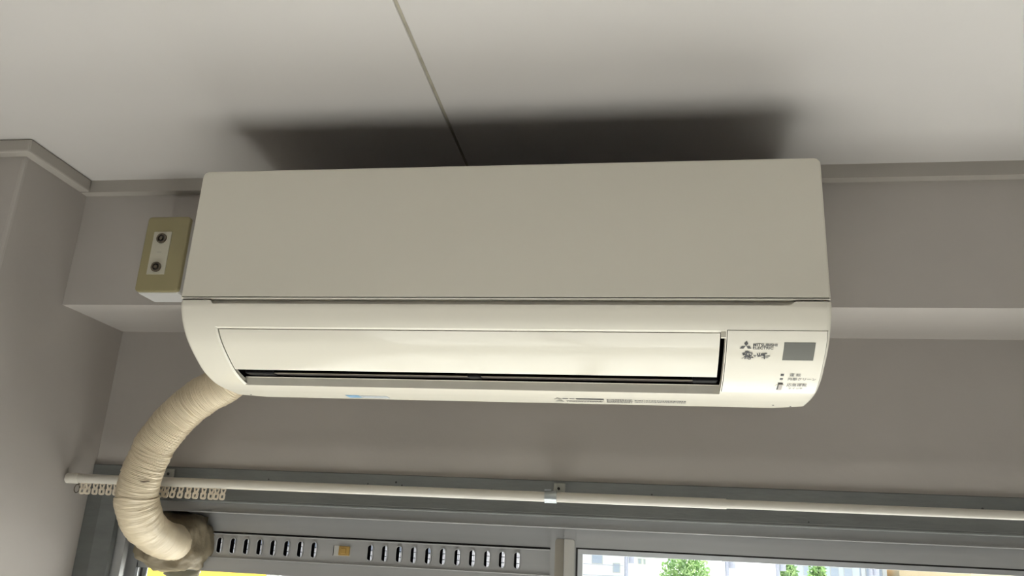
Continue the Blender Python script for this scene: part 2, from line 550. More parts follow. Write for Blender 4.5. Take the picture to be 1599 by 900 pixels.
sl = MB()
ring(sl, stadium(0, 0, 0.0060, 0.0138), stadium(0, 0, 0.0045, 0.0123), -0.0022, 0.0005)
sl.cur = 1
ring(sl, stadium(0, 0, 0.0046, 0.0124), stadium(0, 0, 0.0044, 0.0122), -0.0004, 0.007)
sl.box(-0.0060, -0.0012, 0.0062, 0.0068, -0.0125, 0.0125)       # sliding shutter half across the slot
for dx in (-0.0001, 0.0014):
    sl.box(dx - 0.00025, dx + 0.00025, 0.0064, 0.0070, -0.0120, 0.0120)
for dz in (-0.0045, 0.0045):
    sl.box(-0.004, 0.0042, 0.0060, 0.0066, dz - 0.0005, dz + 0.0005)
first = None
for x in slots:
    if first is None:
        first = sl.build('vent_slot', 'aluminium', s1, mats=['aluminium', 'dark_cavity'], origin=(0, 0, 0))
        o = first
    else:
        o = first.copy()
        COL.objects.link(o)
    o.location = Vector((x, LY, SZ)) - WLOC[s1.name]
lb = plate('latch_frame', rrect(-0.5070, -0.4770, -0.0130, 0.0030, 0.0012), LY - 0.0008, LY + 0.001, 0.0003, 'aluminium_light', s1, 1)
lb['label'] = 'pale latch recess of the ventilator'
lt = MB().bbox_bevel(-0.4970, -0.4780, LY - 0.0040, LY, -0.0125, 0.0028, 0.0012, 2)
lt.bbox_bevel(-0.4930, -0.4835, LY - 0.0055, LY - 0.003, -0.0095, -0.0005, 0.001, 1)
lt = lt.build('latch_slider', 'latch_ochre', s1)
lt['label'] = 'ochre plastic latch slider'
MB().box(-0.5072, -0.5062, LY - 0.0012, LY, -0.0130, 0.0030).build('latch_gap', 'gasket', s1)

# right sash
RY = 1.352
s2 = MB()
s2.box(-0.0993, WX1 - 0.07, RY, RY + 0.030, 0.0182, 0.0500)
s2.box(WX1 - 0.12, WX1 - 0.07, RY, RY + 0.030, WZ0 + .03, 0.0182)
s2.box(-0.118, WX1 - 0.07, RY, RY + 0.030, WZ0 + .03, WZ0 + 0.09)
s2 = s2.build('sash', 'aluminium', w1)
s2['label'] = 'grey sash with a clear pane'
MB().box(-0.1180, -0.0993, RY - 0.0008, RY + 0.030, WZ0 + .03, 0.0500).build('meeting_stile', 'aluminium', s2)
MB().box(-0.0993, WX1 - 0.12, RY + 0.003, RY + 0.02, 0.0155, 0.0184).build('glass_gasket', 'gasket', s2)
MB().box(-0.0995, -0.0962, RY + 0.003, RY + 0.02, WZ0 + .08, 0.0184).build('glass_gasket', 'gasket', s2)
MB().box(-0.0962, WX1 - 0.12, RY + 0.002, RY + 0.02, 0.0085, 0.0157).build('glazing_bead', 'aluminium_bright', s2)
MB().box(-0.0962, -0.0885, RY + 0.002, RY + 0.02, WZ0 + .08, 0.0086).build('glazing_bead', 'aluminium_bright', s2)
MB().box(-0.0905, WX1 - 0.12, RY + 0.011, RY + 0.015, WZ0 + .08, 0.0100).build('glass_pane', 'window_glass', s2)
plate('stile_cap', rrect(-0.1172, -0.1010, WZ0 + .05, 0.0300, (.001, .001, .005, .001)), RY - 0.0025, RY + 0.001, 0.0006, 'aluminium_light', s2, 2)
MB().tube([(-0.1175, RY - 0.0006, 0.0345), (-0.1175, RY + 0.001, 0.0345)], 0.0011, 8).build('screw_hole', 'gasket', s2)

# ------------------------------------------------------------------ air conditioner
AX0, AX1 = -0.5850, 0.2162
YF = 0.934
ac = empty('air_conditioner', (-0.184, 1.10, 0.206),
           'cream wall-mounted air conditioner with an open louver, hung between ceiling and window', 'air conditioner')
raw = [(.934, .2935), (.934, .287), (.9368, .2795), (.9445, .2660), (.9580, .2503), (.9725, .2392), (.992, .2276), (1.016, .2158),
       (1.0451, .2080), (1.075, .2056), (1.10, .2055)]
PR = catmull(raw, 8) + [(1.118, .2056), (1.135, .2060)]
SL = [0.475 - 0.2935]
for i in range(1, len(PR)):
    SL.append(SL[-1] + math.dist(PR[i], PR[i - 1]))


def P(s):
    s = min(max(s, SL[0]), SL[-1])
    for i in range(len(SL) - 1):
        if s <= SL[i + 1] + 1e-12:
            t = (s - SL[i]) / (SL[i + 1] - SL[i])
            return (PR[i][0] + t * (PR[i + 1][0] - PR[i][0]), PR[i][1] + t * (PR[i + 1][1] - PR[i][1]))
    return PR[-1]


def N(s):
    a, b = P(s - 0.002), P(s + 0.002)
    d = Vector((b[0] - a[0], b[1] - a[1])).normalized()
    return (d.y, -d.x)      # points out of the body (towards -Y / -Z)


def surf(x, s, off=0.0):
    p, n = P(s), N(s)
    return Vector((x, p[0] + n[0] * off, p[1] + n[1] * off))


SO0, SO1 = 0.2172, 0.3375          # opening along the profile
OX0, OX1 = -0.5385, 0.0988         # opening across
NX0, NX1 = -0.5387, 0.1719         # hand notch under the front panel
CX0, CX1, CS0, CS1 = 0.0999, 0.2123, 0.2165, 0.3279   # cut-out for the control panel, 0.7 mm larger than the panel
RND = 0.007
xs_ = [AX0 + RND * (1 - math.cos(math.radians(a))) for a in (0, 20, 40, 60, 75, 90)]
xs_ += [NX0 - 0.004, OX0, NX0 + 0.004, -0.40, -0.2, 0.0, OX1, CX0, NX1 - 0.003, NX1 + 0.004, CX1]
xs_ += [AX1 - RND * (1 - math.cos(math.radians(a))) for a in (90, 75, 60, 40, 20, 0)]
xs_ = sorted(set(round(x, 5) for x in xs_))
ss_ = sorted(set([round(SL[0] + 0.0055, 5), SO0, SO1, CS0, CS1, round(SL[-1], 5)] + [round(v, 5) for v in SL if SL[0] + 0.006 < v < SL[-1]]))


def inset(x):
    d = min(x - AX0, AX1 - x)
    if d >= RND:
        return 0.0
    return RND - math.sqrt(max(RND * RND - (RND - d) ** 2, 0))


bvs, bfs = [], []
for x in xs_:
    for j, s in enumerate(ss_):
        v = surf(x, s, -inset(x))
        if j == 0:
            v.z = 0.2925 if (x < NX0 or x > NX1 + 0.001) else 0.2878
        # rear corners are cut back
        if s > 0.405:
            d = min(x - AX0, AX1 - x)
            lim = 1.104 + (1.135 - 1.104) * min(1, d / 0.013)
            v.y = min(v.y, lim)
        bvs.append(v)
nS = len(ss_)
for i in range(len(xs_) - 1):
    for j in range(nS - 1):
        xm, sm = (xs_[i] + xs_[i + 1]) / 2, (ss_[j] + ss_[j + 1]) / 2
        if OX0 < xm < OX1 and SO0 < sm < SO1:
            continue
        if CX0 < xm < CX1 and CS0 < sm < CS1:
            continue
        a = i * nS + j
        bfs.append((a, a + 1, a + nS + 1, a + nS))
# back, top and sides of the lower shell
b0 = len(bvs)
for x in xs_:
    ins = inset(x)
    bvs.append(Vector((x, 1.1535, 0.226)))
    bvs.append(Vector((x, 1.1535, 0.2925)))
for i in range(len(xs_) - 1):
    e0, e1 = i * nS + nS - 1, (i + 1) * nS + nS - 1
    bfs.append((e0, b0 + 2 * i, b0 + 2 * i + 2, e1))
    bfs.append((b0 + 2 * i, b0 + 2 * i + 1, b0 + 2 * i + 3, b0 + 2 * i + 2))
for i in (0, len(xs_) - 1):
    bfs.append(tuple([i * nS + j for j in range(nS)] + [b0 + 2 * i, b0 + 2 * i + 1]))
body = mesh_obj('lower_shell', bvs, bfs, 'ac_gloss', ac, True)
body.data.set_sharp_from_angle(angle=math.radians(30))

# upper chassis behind the front panel, with dark intake on top
MB().box(AX0 + 0.002, AX1 - 0.002, 0.9435, 1.1540, 0.2915, 0.466).build('chassis', 'ac_panel', ac)
MB().box(NX0 - 0.01, NX1 + 0.01, 0.9425, 0.950, 0.283, 0.297).build('hand_recess', 'ac_recess', ac)
ig = MB().box(AX0 + 0.02, AX1 - 0.02, 0.955, 1.14, 0.4655, 0.4675).build('intake_filter', 'ac_filter', ac)
for k in range(9):
    MB().box(AX0 + 0.02, AX1 - 0.02, 0.957 + k * 0.022, 0.960 + k * 0.022, 0.467, 0.4705).build('intake_slat', 'ac_filter', ac)
plate('front_panel', rrect(AX0 + 0.0005, AX1 - 0.0012, 0.2945, 0.4752, (.0015, .0015, .0085, .0085), 8), YF, 0.9445, 0.0028, 'ac_panel', ac, 4)

# louver
LX0, LX1, LS0, LS1 = -0.5345, 0.0925, 0.2218, 0.2935
lv, lf = [], []
nu, nv = 30, 24
for i in range(nu + 1):
    x = LX0 + (LX1 - LX0) * i / nu
    for j in range(nv + 1):
        s = LS0 + (LS1 - LS0) * j / nv
        lv.append(surf(x, s, -0.0014))
for i in range(nu + 1):
    x = LX0 + (LX1 - LX0) * i / nu
    for j in range(nv + 1):
        s = LS0 + (LS1 - LS0) * j / nv
        lv.append(surf(x, s, -0.0042))
K = (nu + 1) * (nv + 1)
for i in range(nu):
    for j in range(nv):
        a = i * (nv + 1) + j
        lf.append((a, a + 1, a + nv + 2, a + nv + 1))
        lf.append((K + a, K + a + nv + 1, K + a + nv + 2, K + a + 1))
for i in range(nu):
    a, b = i * (nv + 1), (i + 1) * (nv + 1)
    lf += [(a, b, K + b, K + a), (a + nv, K + a + nv, K + b + nv, b + nv)]
for j in range(nv):
    a, b = j, nu * (nv + 1) + j
    lf += [(a, K + a, K + a + 1, a + 1), (b, b + 1, K + b + 1, K + b)]
lo = mesh_obj('louver', lv, lf, 'ac_louver', ac, True)
lo.data.set_sharp_from_angle(angle=math.radians(35))

# rim around the opening: short cream return walls
bev = MB()
bev.add([surf(OX0, SO0), surf(OX1, SO0), surf(OX1, SO0 + .0036, -.0018), surf(OX0 + .0024, SO0 + .0036, -.0018)], [(0, 1, 2, 3)])
sbv = [SO0 + (SO1 - SO0) * k / 24 for k in range(25)]
vb = [surf(OX0, q) for q in sbv] + [surf(OX0 + .0024, max(q, SO0 + .0036), -.0018) for q in sbv]
bev.add(vb, [(k, k + 1, 26 + k, 25 + k) for k in range(24)])
bev.build('opening_bevel', 'ac_edge', ac)
rim = MB()
top = [surf(OX0, SO0), surf(OX1, SO0), surf(OX1, SO0) + Vector((0, .012, .0035)), surf(OX0, SO0) + Vector((0, .012, .0035))]
rim.add(top, [(0, 1, 2, 3)])
ns = 20
sv = [SO0 + (SO1 - SO0) * k / ns for k in range(ns + 1)]
for X in (OX0, OX1):
    vs = [surf(X, s) for s in sv] + [surf(X + (0.0005 if X == OX0 else -0.0005), s, -0.0085) for s in sv]
    rim.add(vs, [(k, k + 1, ns + 2 + k, ns + 1 + k) for k in range(ns)])
rim.build('outlet_rim', 'ac_inner', ac, smooth=True)
pe = P(SO1)
lipw = MB().add([(OX0, pe[0], pe[1]), (OX1, pe[0], pe[1]), (OX1, pe[0] - .0005, 0.2178), (OX0, pe[0] - .0005, 0.2178),
                 (OX1, pe[0] - 0.002, 0.2184), (OX0, pe[0] - 0.002, 0.2184), (OX1, pe[0] + 0.002, 0.2184), (OX0, pe[0] + 0.002, 0.2184)],
                [(0, 1, 2, 3), (3, 2, 4, 5), (5, 4, 6, 7)]).build('outlet_lip', 'ac_inner', ac)
for x in (0.0565, 0.0775):
    MB().box(x, x + 0.0007, pe[0] - 0.0009, pe[0] - 0.0004, 0.2080, 0.2178).build('lip_seam', 'ac_recess', lipw)
# dark duct behind
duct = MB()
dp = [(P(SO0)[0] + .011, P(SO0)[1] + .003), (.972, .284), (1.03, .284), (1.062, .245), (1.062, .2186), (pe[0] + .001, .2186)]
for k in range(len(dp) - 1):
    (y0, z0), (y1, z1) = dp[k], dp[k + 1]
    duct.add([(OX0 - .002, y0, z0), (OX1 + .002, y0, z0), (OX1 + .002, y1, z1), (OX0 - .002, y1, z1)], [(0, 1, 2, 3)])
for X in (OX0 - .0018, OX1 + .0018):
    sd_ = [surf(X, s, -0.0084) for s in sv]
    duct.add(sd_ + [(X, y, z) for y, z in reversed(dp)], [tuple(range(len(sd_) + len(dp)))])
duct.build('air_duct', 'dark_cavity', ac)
# inner vane with its holders
for (x0, x1) in ((-0.492, -0.221), (-0.206, 0.067)):
    vn = MB().bbox_bevel(x0, x1, 1.0352, 1.0480, 0.2206, 0.2222, 0.0005, 1).build('inner_vane', 'vane_brown', ac)
    MB().box(x0, x1, 1.0344, 1.0354, 0.2202, 0.2210).build('vane_edge', 'vane_tan', vn)
for (x0, x1) in ((-0.530, -0.490), (-0.2225, -0.2045), (0.065, 0.0955)):
    MB().bbox_bevel(x0, x1, 1.0300, 1.0460, 0.2192, 0.2400, 0.001, 1).build('vane_holder', 'black_plastic', ac)
MB().box(LX1 + 0.0008, OX1 - 0.0002, P(0.2185)[0] + .001, P(0.2185)[0] + .006, P(0.2275)[1], P(0.2185)[1]).build('rim_tab', 'ac_gloss', ac)


def patch(name, x0, x1, s0, s1, off, m, parent, nx=6, nsn=20, th=0.0006, skew=0.0):
    vs, fs = [], []
    for o_ in (off, off - th):
        for i in range(nx + 1):
            for j in range(nsn + 1):
                s = s0 + (s1 - s0) * j / nsn
                vs.append(surf(x0 + (x1 - x0) * i / nx, s, o_))
    K = (nx + 1) * (nsn + 1)
    for i in range(nx):
        for j in range(nsn):
            a = i * (nsn + 1) + j
            fs.append((a, a + 1, a + nsn + 2, a + nsn + 1))
    for i in range(nx):
        a, b = i * (nsn + 1), (i + 1) * (nsn + 1)
        fs += [(a, b, K + b, K + a), (a + nsn, K + a + nsn, K + b + nsn, b + nsn)]
    for j in range(nsn):
        a, b = j, nx * (nsn + 1) + j
        fs += [(a, K + a, K + a + 1, a + 1), (b, b + 1, K + b + 1, K + b)]
    o = mesh_obj(name, vs, fs, m, parent, True)
    o.data.set_sharp_from_angle(angle=math.radians(35))
    return o


cp = patch('control_panel', 0.1006, 0.2116, 0.2172, 0.3272, 0.0005, 'ac_control', ac, th=0.003)
ds = patch('display_window', 0.1650, 0.1998, 0.2318, 0.2585, 0.0009, 'display_grey', cp, 3, 8, 0.0005)
ds['label'] = 'grey display window'
for (x0, x1, s0, s1) in ((.1663, .1699, .2825, .2861), (.1662, .1696, .2908, .2938)):
    patch('indicator_lamp', x0, x1, s0, s1, 0.0010, 'print_black', cp, 1, 2, 0.0006)
pit = MB()
cc = surf(0.168, 0.3085, 0.0008)
nn = N(0.3085)
nrm = Vector((0, nn[0], nn[1]))
pit.tube([cc - nrm * .0005, cc + nrm * .0001], 0.0058, 20)
pit.build('switch_pit', 'ac_inner', cp)
patch('switch_slot_shade', .1650, .1708, .3000, .3168, 0.0012, 'print_black', cp, 1, 4, 0.0004)  # black patch painting the shade of the recess around the knob
patch('switch_knob', .1662, .1704, .3020, .3158, 0.0020, 'switch_brown', cp, 1, 4, 0.0012)


def wrap_mesh(name, v2, faces, m, parent, off=0.0008):
    """v2: list of (x, s)"""
    vs = [surf(x, s, off) for x, s in v2]
    return mesh_obj(name, vs, faces, m, parent)


def text2d(body, bold=0.0):
    cu = bpy.data.curves.new('tmp', 'FONT')
    cu.body = body
    cu.size = 1.0
    cu.offset = bold
    cu.resolution_u = 4
    ob = bpy.data.objects.new('tmp', cu)
    COL.objects.link(ob)
    bpy.context.view_layer.update()
    me = bpy.data.meshes.new_from_object(ob.evaluated_get(bpy.context.evaluated_depsgraph_get()))
    v = [(q.co.x, q.co.y) for q in me.vertices]
    f = [tuple(p.vertices) for p in me.polygons]
    bpy.data.objects.remove(ob)
    bpy.data.curves.remove(cu)
    bpy.data.meshes.remove(me)
    return v, f


def text_on(name, body, x0, x1, s0, s1, m, parent, bold=0.0, off=0.0010):
    v, f = text2d(body, bold)
    ax, bx = min(p[0] for p in v), max(p[0] for p in v)
    ay, by = min(p[1] for p in v), max(p[1] for p in v)
    v2 = [(x0 + (p[0] - ax) / (bx - ax) * (x1 - x0), s1 + (p[1] - ay) / (by - ay) * (s0 - s1)) for p in v]
    return wrap_mesh(name, v2, f, m, parent, off)


def zx(zx_, zy_):
    return (0.1148 + (zx_ / 20 - 5) * 0.000738, 0.2301 + (zy_ / 20 - 7) * 0.000886)


# three-diamond emblem
em = [[(305, 138), (367, 218), (303, 300), (241, 218)], [(108, 382), (172, 300), (290, 300), (228, 382)],
      [(314, 300), (416, 300), (482, 382), (366, 382)]]
v2, f2 = [], []
for q in em:
    b = len(v2)
    v2 += [zx(*p) for p in q]
    f2.append((b, b + 1, b + 2, b + 3))
wrap_mesh('emblem', v2, f2, 'print_black', cp, 0.0010)
x0, s0 = zx(520, 212)
x1, s1_ = zx(1258, 300)
text_on('brand_lettering', 'MITSUBISHI', x0, x1, s0, s1_, 'print_black', cp, 0.022)
x0, s0 = zx(520, 312)
x1, s1_ = zx(1142, 396)
text_on('brand_lettering', 'ELECTRIC', x0, x1, s0, s1_, 'print_black', cp, 0.022)
# brush lettering
strokes = [([(310, 485), (405, 492)], 46), ([(218, 548), (300, 530), (420, 518), (500, 530), (516, 572), (485, 618), (440, 632)], 30),
           ([(228, 545), (250, 602)], 40), ([(352, 495), (345, 570), (330, 640), (310, 735)], 40), ([(290, 585), (400, 640)], 42),
           ([(412, 560), (440, 600), (400, 652)], 26), ([(285, 668), (400, 662), (550, 692)], 34), ([(205, 726), (270, 700)], 14),
           ([(378, 680), (370, 735)], 30), ([(420, 700), (488, 712), (478, 752), (435, 762), (405, 735)], 24),
           ([(566, 612), (600, 634), (650, 624)], 20), ([(598, 630), (606, 652)], 18),
           ([(672, 552), (712, 640)], 40), ([(738, 540), (760, 640)], 34), ([(700, 650), (800, 622), (880, 562), (955, 542)], 34),
           ([(800, 562), (950, 536)], 30), ([(800, 582), (900, 640)], 34), ([(880, 640), (1065, 628)], 22),
           ([(815, 692), (1015, 688)], 20), ([(900, 600), (905, 730)], 34)]
v2, f2 = [], []
for pts, w in strokes:
    for k in range(len(pts) - 1):
        (ax, ay), (bx, by) = pts[k], pts[k + 1]
        L = math.hypot(bx - ax, by - ay)
        px, py = -(by - ay) / L * w / 2, (bx - ax) / L * w / 2
        b = len(v2)
        v2 += [zx(ax + px, ay + py), zx(bx + px, by + py), zx(bx - px, by - py), zx(ax - px, ay - py)]
        f2.append((b, b + 1, b + 2, b + 3))
    for (cx, cy) in pts:
        b = len(v2)
        v2 += [zx(cx + w / 2 * math.cos(a * math.pi / 5), cy + w / 2 * math.sin(a * math.pi / 5)) for a in range(10)]
        f2.append(tuple(range(b, b + 10)))
wrap_mesh('brush_lettering', v2, f2, 'print_black', cp, 0.0010)
text_on('panel_lettering', '運 転', .1765, .1892, .2812, .2869, 'print_grey', cp, 0.008)
text_on('panel_lettering', '内部クリーン', .1755, .2077, .2889, .2947, 'print_grey', cp, 0.008)
text_on('panel_lettering', '応急運転', .1757, .1989, .3004, .3081, 'print_grey', cp, 0.008)
text_on('panel_lettering', 'スイッチ', .1783, .1955, .3106, .3157, 'print_grey', cp, 0.004)

# small print along the underside
def bar(name, x0, x1, s0, s1, m, off=0.0004):
    return patch(name, x0, x1, s0, s1, off, m, ac, 2, 3, 0.0003)


bar('warning_bar', -0.0849, -0.0479, .3760, .3850, 'print_black')
bar('warning_bar', -0.1030, -0.0958, .3775, .3822, 'print_black')
bar('warning_bar', -0.0937, -0.0871, .3782, .3822, 'print_grey')
for (cx, s0) in ((-0.1095, .3745), (-0.1085, .3905)):
    v2 = []
    outer = [(cx - .0062, s0 + .011), (cx, s0), (cx + .0062, s0 + .011)]
    inner = [(cx - .0038, s0 + .0096), (cx, s0 + .0030), (cx + .0038, s0 + .0096)]
    wrap_mesh('warning_triangle', outer + inner, [(0, 1, 4, 3), (1, 2, 5, 4), (2, 0, 3, 5)], 'print_grey', ac, 0.0004)
rl = random.Random(3)


def small_print(x0, x1, s0, s1, rows, m):
    """rows of tiny broken marks, too small to read in the photograph"""
    v2, f2 = [], []
    h = (s1 - s0) / rows
    for r in range(rows):
        x = x0
        while x < x1:
            w = rl.uniform(.0008, .0030)
            b = len(v2)
            a0, a1 = s0 + r * h + h * .15, s0 + r * h + h * .75
            v2 += [(x, a0), (min(x + w, x1), a0), (min(x + w, x1), a1), (x, a1)]
            f2.append((b, b + 1, b + 2, b + 3))
            x += w + rl.uniform(.0005, .0014)
    o = wrap_mesh('small_print', v2, f2, m, ac, 0.0004)
    return o


small_print(-0.0990, -0.0500, .3930, .4030, 2, 'print_grey')
small_print(-0.0441, -0.0098, .3770, .4060, 4, 'print_grey')
small_print(-0.0070, 0.0040, .3790, .4020, 2, 'print_grey')
small_print(0.0056, 0.0600, .3790, .4000, 2, 'print_grey')
sb = bar('sticker', -0.4120, -0.3930, .3890, .4080, 'sticker_blue')
sb['label'] = 'blue printed sticker on the underside'
bar('sticker', -0.3925, -0.3520, .3915, .4085, 'sticker_pale')
for x, s in ((0.1728, .397), (0.1958, .4038), (-0.5600, .4020)):
    cc = surf(x, s, 0.0003)
    MB().tube([cc - Vector((0, 0, .0002)), cc + Vector((0, 0, .0004))], 0.0012, 8).build('screw_hole', 'print_black', ac)

# ------------------------------------------------------------------ antenna outlet
ao = empty('antenna_outlet', (-0.733, YW, 0.36), 'olive wall plate with two round antenna jacks on a white surface box', 'outlet')
MB().bbox_bevel(-0.7665, -0.6985, 1.1075, YW - 0.0002, 0.3570, 0.4810, 0.003, 2).build('back_box', 'outlet_white', ao)
plate('cover_plate', rrect(-0.7690, -0.6970, 0.3590, 0.4830, 0.006, 5), 1.1020, 1.1090, 0.0022, 'plate_olive', ao, 3)
ins = plate('jack_insert', rrect(-0.7535, -0.7235, 0.3865, 0.4570, 0.0006, 2), 1.1008, 1.103, 0.0004, 'insert_cream', ao, 1)
for z in (0.4455, 0.3980):
    j = MB()
    ring_o = [(-0.7385 + .0082 * math.cos(a * math.pi / 12), z + .0082 * math.sin(a * math.pi / 12)) for a in range(24)]
    ring_i = [(-0.7385 + .0056 * math.cos(a * math.pi / 12), z + .0056 * math.sin(a * math.pi / 12)) for a in range(24)]
    ring(j, ring_o, ring_i, 1.0985, 1.1015)
    jo = j.build('antenna_jack', 'jack_metal', ao)
    MB().tube([(-0.7385, 1.1004, z), (-0.7385, 1.1012, z)], 0.0056, 20).build('jack_face', 'gasket', jo)
    MB().tube([(-0.7385, 1.0978, z), (-0.7385, 1.1010, z)], 0.0028, 14).build('jack_core', 'jack_metal', jo)
MB().box(-0.7425, -0.7355, 1.1006, 1.1010, 0.4220, 0.4235).build('insert_print', 'print_tan', ao)

# ------------------------------------------------------------------ taped pipe
path = [(-0.5600, 1.1450, 0.2600), (-0.6022, 1.1500, 0.2421), (-0.6300, 1.1550, 0.2249), (-0.6640, 1.1600, 0.2064), (-0.6963, 1.1630, 0.1787),
        (-0.7243, 1.1670, 0.1416), (-0.7339, 1.1700, 0.1224), (-0.7432, 1.1730, 0.0966), (-0.7499, 1.1780, 0.0731), (-0.7532, 1.1860, 0.0547),
        (-0.7534, 1.2000, 0.0339), (-0.7547, 1.2250, 0.0170), (-0.7571, 1.2600, 0.0047), (-0.7639, 1.3100, -0.0032), (-0.7715, 1.3700, -0.0054)]
fine = [Vector(p) for p in catmull(path, 24)]
cum = [0.0]
for i in range(1, len(fine)):
    cum.append(cum[-1] + (fine[i] - fine[i - 1]).length)
LT = cum[-1]


def at_len(d):
    d = min(max(d, 0), LT - 1e-6)
    for i in range(len(cum) - 1):
        if d <= cum[i + 1]:
            t = (d - cum[i]) / (cum[i + 1] - cum[i])
            return fine[i].lerp(fine[i + 1], t)
    return fine[-1]


# frames along the path
NL = 1120
cl = [at_len(LT * k / NL) for k in range(NL + 1)]
frames = []
t0 = (cl[1] - cl[0]).normalized()
a = t0.cross(Vector((0, -1, 0))).normalized()
for k in range(NL + 1):
    t = (cl[min(k + 1, NL)] - cl[max(k - 1, 0)]).normalized()
    a = (a - t * a.dot(t)).normalized()
    frames.append((a.copy(), t.cross(a)))


def len_of(pt):
    q = Vector(pt)
    return min(range(NL + 1), key=lambda k: (cl[k] - q).length)


pipe = empty('taped_pipe', (-0.7715, 1.36, -0.0054), 'beige tape-wrapped refrigerant pipe curving from the air conditioner into the sash', 'pipe')
kA = len_of((-0.7499, 1.1780, 0.0731)) + 40
kB = len_of((-0.7540, 1.2150, 0.0230)) + 4
NA = 72


def radius(k, an, base, seed):
    d = LT * k / NL
    # spiral of overlapping tape turns: a saw-tooth of 9 mm pitch, plus fine wrinkles across the turn
    ph = (d / 0.0085 + an / (2 * math.pi)) % 1.0
    r = base + 0.0006 * ph
    ph2 = (d / 0.0021 + an / (2 * math.pi) * 3) % 1.0
    r += 0.00030 * math.sin(2 * math.pi * ph2)
    p = cl[k] + (frames[k][0] * math.cos(an) + frames[k][1] * math.sin(an)) * 0.03
    r += 0.0011 * noise.noise(p * 45 + Vector((seed, 0, 0)))
    q = Vector((d * 330 + 2 * math.sin(an + seed), math.cos(an) * 1.3, math.sin(an) * 1.3 + seed))
    r += 0.0007 * noise.noise(q) * (1 + 1.5 * max(0, noise.noise(p * 20 + Vector((0, seed, 3)))))
    return r


def section(name, k0, k1, base0, base1, seed, tilt0=0.0, tilt1=0.0):
    vs, fs = [], []
    n = k1 - k0
    for i in range(n + 1):
        for q in range(NA):
            an = 2 * math.pi * q / NA
            sh = tilt0 * math.sin(an + 0.6) * (1 - i / n) + tilt1 * math.sin(an + 0.6) * (i / n)
            kk = k0 + i + sh
            k = min(max(int(math.floor(kk)), 0), NL - 1)
            fr = min(max(kk - k, 0), 1)
            c = cl[k].lerp(cl[k + 1], fr)
            base = base0 + (base1 - base0) * i / n
            r = radius(k, an, base, seed)
            if i < 2:
                r -= 0.0012 * (2 - i) / 2
            if i > n - 2:
                r -= 0.0012 * (i - n + 2) / 2
            A, Bv = frames[k]
            vs.append(c + (A * math.cos(an) + Bv * math.sin(an)) * r)
    for i in range(n):
        for q in range(NA):
            q2 = (q + 1) % NA
            fs.append((i * NA + q, i * NA + q2, (i + 1) * NA + q2, (i + 1) * NA + q))
    fs.append(tuple(range(NA)))
    fs.append(tuple(n * NA + q for q in reversed(range(NA))))
    return mesh_obj(name, vs, fs, 'tape', pipe, True)


section('tape_wrap', 0, kA, 0.0290, 0.0298, 1.0, 0, 20)
section('tape_wrap', kA - 4, kB + 3, 0.0318, 0.0302, 4.3, 20, -32)
section('tape_wrap', kB - 2, NL, 0.0286, 0.0278, 8.1, -32, 0)
core = MB().tube([cl[k] for k in range(0, NL, 8)], 0.0262, 24).build('pipe_insulation', 'tape_edge', pipe, smooth=True)
# tears in the tape: thin dark slits with a curled lip


def slit(k, target, span, width, rad, tilt):
    A, Bv = frames[k]
    ang = min((i * math.pi / 90 for i in range(180)),
              key=lambda an: (cl[k] + (A * math.cos(an) + Bv * math.sin(an)) * .03 - Vector(target)).length)
    tv, lp = [], []
    for i in range(13):
        t = (i - 6) / 6
        an = ang + t * span
        kk = int(min(max(k + tilt * t, 0), NL - 1))
        A, Bv = frames[kk]
        w = width * (1 - abs(t) ** 2 * 0.85)
        p = cl[kk] + (A * math.cos(an) + Bv * math.sin(an)) * rad
        td = (cl[kk + 1] - cl[kk]).normalized()
        tv += [p + td * w, p - td * w]
    mesh_obj('tape_tear', tv, [(2 * i, 2 * i + 1, 2 * i + 3, 2 * i + 2) for i in range(12)], 'tape_edge', pipe)


slit(len_of((-0.7455, 1.1750, 0.0890)), (-0.710, 1.14, 0.090), 0.22, 0.0012, 0.0321, 3)
slit(kB - 2, (-0.775, 1.17, 0.020), 0.55, 0.0011, 0.0325, -14)
slit(kB + 170, (-0.78, 1.20, -0.02), 0.35, 0.0009, 0.0312, 8)

# ------------------------------------------------------------------ putty around the pipe hole
pv, pf = [], []
nu, nv = 56, 34
pc = Vector((-0.7830, LY, -0.0030))
for j in range(nv + 1):
    th = (math.pi / 2) * j / nv
    for i in range(nu):
        an = 2 * math.pi * i / nu
        d = Vector((math.cos(an) * math.cos(th), -math.sin(th), math.sin(an) * math.cos(th)))
        rx, rz, ry = 0.058, 0.048, 0.050
        if d.x < 0:
            rx = 0.070
        e = 0.72
        p = Vector((math.copysign(abs(d.x) ** e, d.x) * rx, -abs(d.y) ** 0.8 * ry, math.copysign(abs(d.z) ** e, d.z) * rz))
        p *= 1 + 0.16 * noise.noise(d * 2.3 + Vector((3, 1, 5))) + 0.05 * noise.noise(d * 7) + 0.025 * noise.noise(d * 16)
        p.y = min(p.y, 0.0)
        pv.append(pc + p)
for j in range(nv):
    for i in range(nu):
        i2 = (i + 1) % nu
        pf.append((j * nu + i, j * nu + i2, (j + 1) * nu + i2, (j + 1) * nu + i))
pf.append(tuple(range(nu)))
pu = mesh_obj('putty_seal', pv, pf, 'putty', None, True)
tag(pu, 'lumpy brown sealing putty pressed around the pipe where it enters the sash', 'putty')
ov = []
of = []
for j in range(9):
    for i in range(16):
        an = 2 * math.pi * i / 16
        th = math.pi * j / 8
        d = Vector((math.sin(th) * math.cos(an), math.cos(th), math.sin(th) * math.sin(an)))
        q = Vector((d.x * .034, d.y * .010, d.z * .016)) * (1 + .3 * noise.noise(d * 3))
        ov.append(Vector((-0.788, LY + 0.028, -0.052)) + q)
for j in range(8):
    for i in range(16):
        i2 = (i + 1) % 16
        of.append((j * 16 + i, j * 16 + i2, (j + 1) * 16 + i2, (j + 1) * 16 + i))
